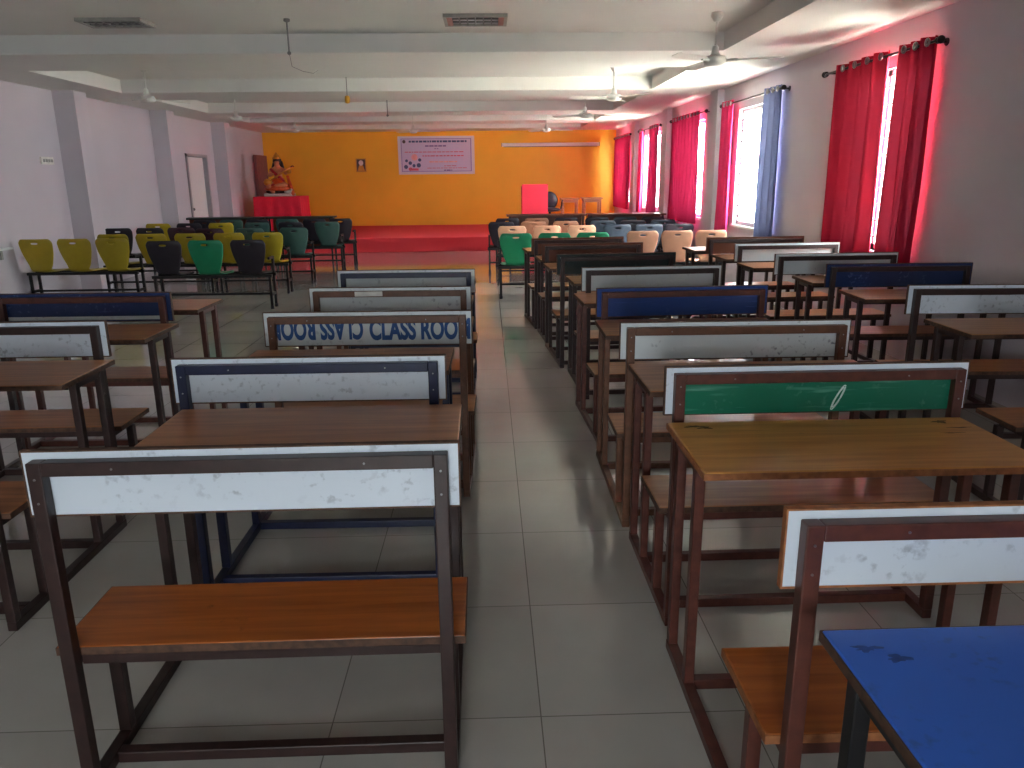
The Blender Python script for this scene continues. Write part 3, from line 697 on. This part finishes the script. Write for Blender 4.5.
# podium
pd = empty('podium', (1.1, 18.3, ZT)); tag(pd, 'tall pinkish red podium standing on the stage', 'podium')
MB().box(-.30, .30, -.02, 0, .0, 1.10).build('front_panel', 'podium_red', pd)
MB().box(-.30, -.28, 0, .42, 0, 1.02).build('side_panel', 'podium_red', pd); MB().box(.28, .30, 0, .42, 0, 1.02).build('side_panel', 'podium_red', pd)
MB().box(-.30, .30, -.02, .48, 1.02, 1.05, rot=Matrix.Rotation(-.12, 3, 'X')).build('slanted_top', 'podium_red', pd)
MB().box(-.28, .28, .02, .4, .5, .52).build('shelf', 'podium_red', pd)
# office chair
oc = empty('office_chair', (1.50, 19.0, ZT)); tag(oc, 'black chair with rounded back behind the red podium', 'office chair')
MB().ball((0, .22, .70), .22, (.95, .22, 1.0), seg=20).build('backrest', 'plastic_black', oc, smooth=True)
MB().ball((0, -.03, .5), .27, (1, 1, .2), seg=20).build('seat', 'plastic_black', oc, smooth=True)
MB().cyl((0, 0, .1), (0, 0, .47), .03).build('column', 'steel_dark', oc); MB().box(-.03, .03, .18, .24, .47, .75).build('back_stem', 'steel_dark', oc)
for k in range(5):
    a = k*2*PI/5+.3; l = MB().tube([(0, 0, .12), (math.cos(a)*.14, math.sin(a)*.14, .1), (math.cos(a)*.28, math.sin(a)*.28, .065)], .02).build('base_leg', 'steel_dark', oc)
    MB().cyl((math.cos(a)*.28-.02, math.sin(a)*.28, .03), (math.cos(a)*.28+.02, math.sin(a)*.28, .03), .03).build('castor', 'plastic_black', l)
for s in (-1, 1):
    MB().tube([(s*.27, .1, .5), (s*.30, .1, .6), (s*.30, .0, .70), (s*.29, -.2, .71)], .02).build('armrest', 'plastic_black', oc)
# wooden stools / tables on the stage
def stage_table(x, y, w, d, z, label):
    r = tag(empty('wooden_table', (x, y, ZT)), label, 'table', 'wooden tables on the stage')
    MB().box(-w, w, -d, d, z-.035, z).build('tabletop', 'wood_tan', r, bevel=.004)
    MB().box(-w+.04, w-.04, -d+.03, d-.03, z-.11, z-.036).build('apron', 'wood_brown', r)
    for sx in (-1, 1):
        for sy in (-1, 1):
            X, Y = sx*(w-.06), sy*(d-.05)
            MB().box(X-.022, X+.022, Y-.022, Y+.022, 0, z-.036).build('leg', 'wood_brown', r)
stage_table(2.12, 20.4, .24, .25, .73, 'small tan wooden table on stage beside the black chair')
stage_table(2.68, 20.3, .26, .25, .74, 'small tan wooden table on stage nearest the windows')
# draped table with statue
dt = empty('draped_table', (-5.12, 19.9, ZT)); tag(dt, 'table covered to the floor in bright red cloth, beneath the statue', 'table')
m = MB(); n = 120; ring0 = []; ring1 = []; ringm = []
w, dd = .56, .5
for k in range(n):
    t = k/n*4; s, u = int(t), t-int(t)
    P = [(-w+2*w*u, -dd), (w, -dd+2*dd*u), (w-2*w*u, dd), (-w, dd-2*dd*u)][s]
    a = .018*math.sin(k*.9); nx, ny = P[0]/w, P[1]/dd
    ring0.append(m.bm.verts.new((P[0], P[1], .865)))
    ringm.append(m.bm.verts.new((P[0]*(1.02)+nx*a*.5, P[1]*1.02+ny*a*.5, .5)))
    ring1.append(m.bm.verts.new((P[0]*(1.06)+nx*a*1.6, P[1]*1.06+ny*a*1.6, .01)))
for A, B in ((ring0, ringm), (ringm, ring1)):
    for k in range(n): m.bm.faces.new((A[k], A[(k+1) % n], B[(k+1) % n], B[k]))
m.bm.faces.new(ring0)
m.build('tablecloth', 'cloth_red', dt)
for sx in (-1, 1):
    for sy in (-1, 1): MB().box(sx*.5-.02, sx*.5+.02, sy*.42-.02, sy*.42+.02, 0, .855).build('leg', 'wood_dark', dt)
ZB = ZT+.866
sp_ = MB().box(XL+.03, XL+.09, 20.9, 21.95, ZT, 2.2).build('mauve_slab', 'panel_mauve'); tag(sp_, 'flat mauve-brown slab against left wall behind the statue', 'panel')  # plain mauve-brown slab upright against the wall, reaching the front corner
MB().box(XL+.085, XL+.10, 20.9, 20.95, ZT, 2.2).build('slab_edge', 'panel_mauve', sp_)
# statue: seated figure with instrument
def skin(name, verts, edges, radii, mat, parent, sub=2):
    me = bpy.data.meshes.new(name); me.from_pydata(verts, edges, []); me.materials.append(MATS[mat])
    o = bpy.data.objects.new(name, me); COL.objects.link(o); o.parent = parent
    md = o.modifiers.new('skin', 'SKIN'); md.use_smooth_shade = True
    for i, r in enumerate(radii): me.skin_vertices[0].data[i].radius = (r, r) if not isinstance(r, tuple) else r
    me.skin_vertices[0].data[0].use_root = True
    o.modifiers.new('sub', 'SUBSURF').levels = sub; o.modifiers['sub'].render_levels = sub
    return o
sx_, sy_ = -5.13, 19.8
sa = empty('statue', (sx_, sy_, ZB)); sa.scale = (1.12, 1.1, .98); tag(sa, 'painted statue of a seated robed figure holding a long stringed instrument', 'statue')
MB().box(-.30, .30, -.2, .2, 0, .07).build('plinth', 'statue_stone', sa, bevel=.015)
m = MB(); m.ball((0, 0, .13), .25, (1.05, .75, .42), seg=20)
for k in range(12):
    a = k*PI/6; m.ball((math.cos(a)*.24, math.sin(a)*.16, .12), .065, (1, 1, .8), seg=8)
m.build('rock_seat', 'statue_dark', sa, smooth=True)
skin('body', [(0, 0, .28), (0, .01, .42), (-.01, .01, .56), (-.01, 0, .66), (-.01, 0, .735), (-.01, -.01, .82), (-.01, -.015, .87),
      (-.13, 0, .64), (-.19, -.08, .50), (-.10, -.16, .52), (-.05, -.18, .55),
      (.12, 0, .64), (.19, -.08, .54), (.20, -.17, .62), (.21, -.19, .67),
      (-.10, -.06, .27), (-.18, -.22, .26), (-.08, -.24, .12), (-.06, -.28, .08),
      (.10, -.06, .27), (.20, -.18, .28), (.02, -.25, .26), (-.05, -.25, .25)],
     [(0, 1), (1, 2), (2, 3), (3, 4), (4, 5), (5, 6), (3, 7), (7, 8), (8, 9), (9, 10), (3, 11), (11, 12), (12, 13), (13, 14), (0, 15), (15, 16), (16, 17), (17, 18), (0, 19), (19, 20), (20, 21), (21, 22)],
     [.12, .10, .085, .09, .038, .075, .06, .05, .04, .032, .025, .05, .04, .032, .025, .09, .075, .05, .04, .09, .075, .05, .035], 'statue_skin', sa)
m = MB(); m.lathe([(.27, .0), (.30, .04), (.24, .12), (.15, .2), (.115, .3)], (0, -.03, .14), seg=24)
m.ball((0, -.12, .24), .17, (1.25, .8, .55), seg=18); m.build('robe', 'statue_orange', sa, smooth=True)
m = MB(); m.tube([(-.15, -.02, .66), (-.05, -.09, .56), (.05, -.1, .46), (.12, -.08, .36)], .035); m.ball((-.07, -.2, .22), .09, (1.1, .7, 1)); m.build('sash', 'statue_red', sa, smooth=True)
MB().ball((-.01, .03, .85), .10, (.95, .9, 1.15)).tube([(-.06, .06, .84), (-.11, .06, .7), (-.12, .05, .55)], [.05, .04, .02]).tube([(.05, .06, .84), (.09, .06, .7), (.1, .05, .58)], [.05, .04, .02]).build('hair', 'statue_dark', sa, smooth=True)
MB().lathe([(.085, 0), (.09, .03), (.06, .06), (.062, .08), (.03, .12), (.012, .16), (0, .17)], (-.01, -.01, .90)).build('crown', 'statue_gold', sa, smooth=True)
m = MB(); m.ball((-.035, -.083, .835), .008).ball((.018, -.083, .835), .008); m.build('eyes', 'statue_dark', sa)
MB().ball((-.01, -.09, .812), .013, (.8, 1, 1.3)).build('nose', 'statue_skin', sa)
ins = MB().tube([(-.16, -.2, .36), (.0, -.23, .47), (.16, -.22, .58), (.33, -.2, .70)], .018).build('instrument_neck', 'statue_gold', sa, smooth=True)
MB().ball((-.19, -.2, .34), .09, (1, .7, 1)).build('lower_gourd', 'statue_gold', ins, smooth=True); MB().ball((.27, -.16, .60), .055).build('upper_gourd', 'statue_gold', ins, smooth=True)
MB().tube([(.33, -.2, .70), (.37, -.2, .73), (.40, -.2, .71)], .014).build('scroll', 'statue_dark', ins)
m = MB(); m.tube([(.22, -.1, .5), (.26, -.1, .3), (.30, -.12, .1), (.31, -.14, .02)], [.03, .04, .05, .05]).build('trailing_cloth', 'statue_orange', sa, smooth=True)
m = MB(); m.ball((.22, -.17, .11), .06, (1.4, .8, .8)).ball((.30, -.19, .16), .03).tube([(.2, -.17, .07), (.2, -.17, .0)], .012).tube([(.25, -.17, .07), (.25, -.17, .0)], .012).build('small_bird', 'statue_stone', sa, smooth=True)

# scuffs and marks belonging to single desks
def mark(parent, mat, x, y, z, rx, ry, seed):
    rnd = random.Random(seed); m = MB(); n = 30; pts = []
    for k in range(n):
        t = 2*PI*k/n; q = 1+.35*math.sin(3*t+seed)+.22*math.sin(7*t+2*seed)+rnd.uniform(-.18, .18)
        pts.append((x+rx*q*math.cos(t), y+ry*q*math.sin(t), z))
    return m.poly(pts, .0004, (0, 0, 1)).build('scuff', mat, parent)
def find(label):
    for o in SC.objects:
        if o.get('label', '').startswith(label): return o
def child(o, n): return [c for c in o.children if c.name.startswith(n)][0]
dk = child(find('desk at the bottom right'), 'desktop')
mark(dk, 'scuff_navy', -.43, 1.04, .7801, .022, .008, 1); mark(dk, 'scuff_navy', -.39, 1.01, .7801, .018, .010, 2)
dk = child(find('nearest white backed desk right'), 'desktop')
for q in ((-.41, 1.03, .03, .008, 3), (-.38, 1.015, .02, .010, 4), (.39, 1.03, .022, .012, 5), (.42, .97, .03, .004, 6), (.37, .92, .03, .003, 7)): mark(dk, 'scuff_dark', q[0], q[1], .7801, q[2], q[3], q[4])
dk = child(find('desk with green inset'), 'backrest_board')
m = MB()
cc = [(.073+(.8+.2*(q//26))*(math.cos(2*PI*q/26)*.009+math.sin(2*PI*q/26)*.020), T/2-.0065, .835+(.8+.2*(q//26))*math.sin(2*PI*q/26)*.042) for q in range(52)]
m.tube(cc, .0022, seg=5)
m.build('chalk_mark', 'chalk_white', dk)

# ------------------------------------------------------------------ camera
f = 770.; H = 1.56
a = 0.0286466; p = 0.2617144; rl = math.radians(.6)
w = Vector((math.sin(a)*math.cos(p), math.cos(a)*math.cos(p), -math.sin(p)))
r = Vector((math.cos(a), -math.sin(a), 0)); u = r.cross(w)
r2 = r*math.cos(rl)-u*math.sin(rl); u2 = u*math.cos(rl)+r*math.sin(rl)
cam = bpy.data.cameras.new('camera'); cam.sensor_width = 36; cam.lens = f/1024*36; cam.clip_start = .02; cam.clip_end = 200
co = bpy.data.objects.new('camera', cam); COL.objects.link(co)
M = Matrix((r2, u2, -w)).transposed().to_4x4(); M.translation = (0, 0, H)
co.matrix_world = M; SC.camera = co

# ------------------------------------------------------------------ light
wd = bpy.data.worlds.new('world'); SC.world = wd; wd.use_nodes = True
bg = wd.node_tree.nodes['Background']; bg.inputs['Color'].default_value = (.93, .96, 1, 1); bg.inputs['Strength'].default_value = 12
for i, (y0, y1) in enumerate(WIN):
    l = bpy.data.lights.new('window_portal', 'AREA'); l.shape = 'RECTANGLE'; l.size = WZ1-WZ0; l.size_y = y1-y0
    l.cycles.is_portal = True
    o = bpy.data.objects.new('window_portal', l); COL.objects.link(o); o.location = (XR+.16, (y0+y1)/2, (WZ0+WZ1)/2); o.rotation_euler = (0, PI/2, 0)
for a_, b_ in BW:
    l = bpy.data.lights.new('window_portal', 'AREA'); l.shape = 'RECTANGLE'; l.size = b_-a_; l.size_y = BZ1-BZ0; l.cycles.is_portal = True
    o = bpy.data.objects.new('window_portal', l); COL.objects.link(o); o.location = ((a_+b_)/2, YB-.16, (BZ0+BZ1)/2); o.rotation_euler = (PI/2, 0, 0)
sn = bpy.data.lights.new('sun', 'SUN'); sn.energy = 430; sn.angle = .02; sn.color = (1, .96, .9)
so = bpy.data.objects.new('sun', sn); COL.objects.link(so); so.rotation_euler = Vector((.06, -.5, -.86)).to_track_quat('-Z', 'Y').to_euler()
SC.cycles.use_denoising = True
SC.cycles.max_bounces = 12; SC.cycles.diffuse_bounces = 8; SC.cycles.transparent_max_bounces = 12
SC.cycles.sample_clamp_indirect = 8
SC.view_settings.view_transform = 'Standard'; SC.view_settings.look = 'None'; SC.view_settings.gamma = 1
SC.view_settings.use_curve_mapping = False
SC.view_settings.exposure = 1.85
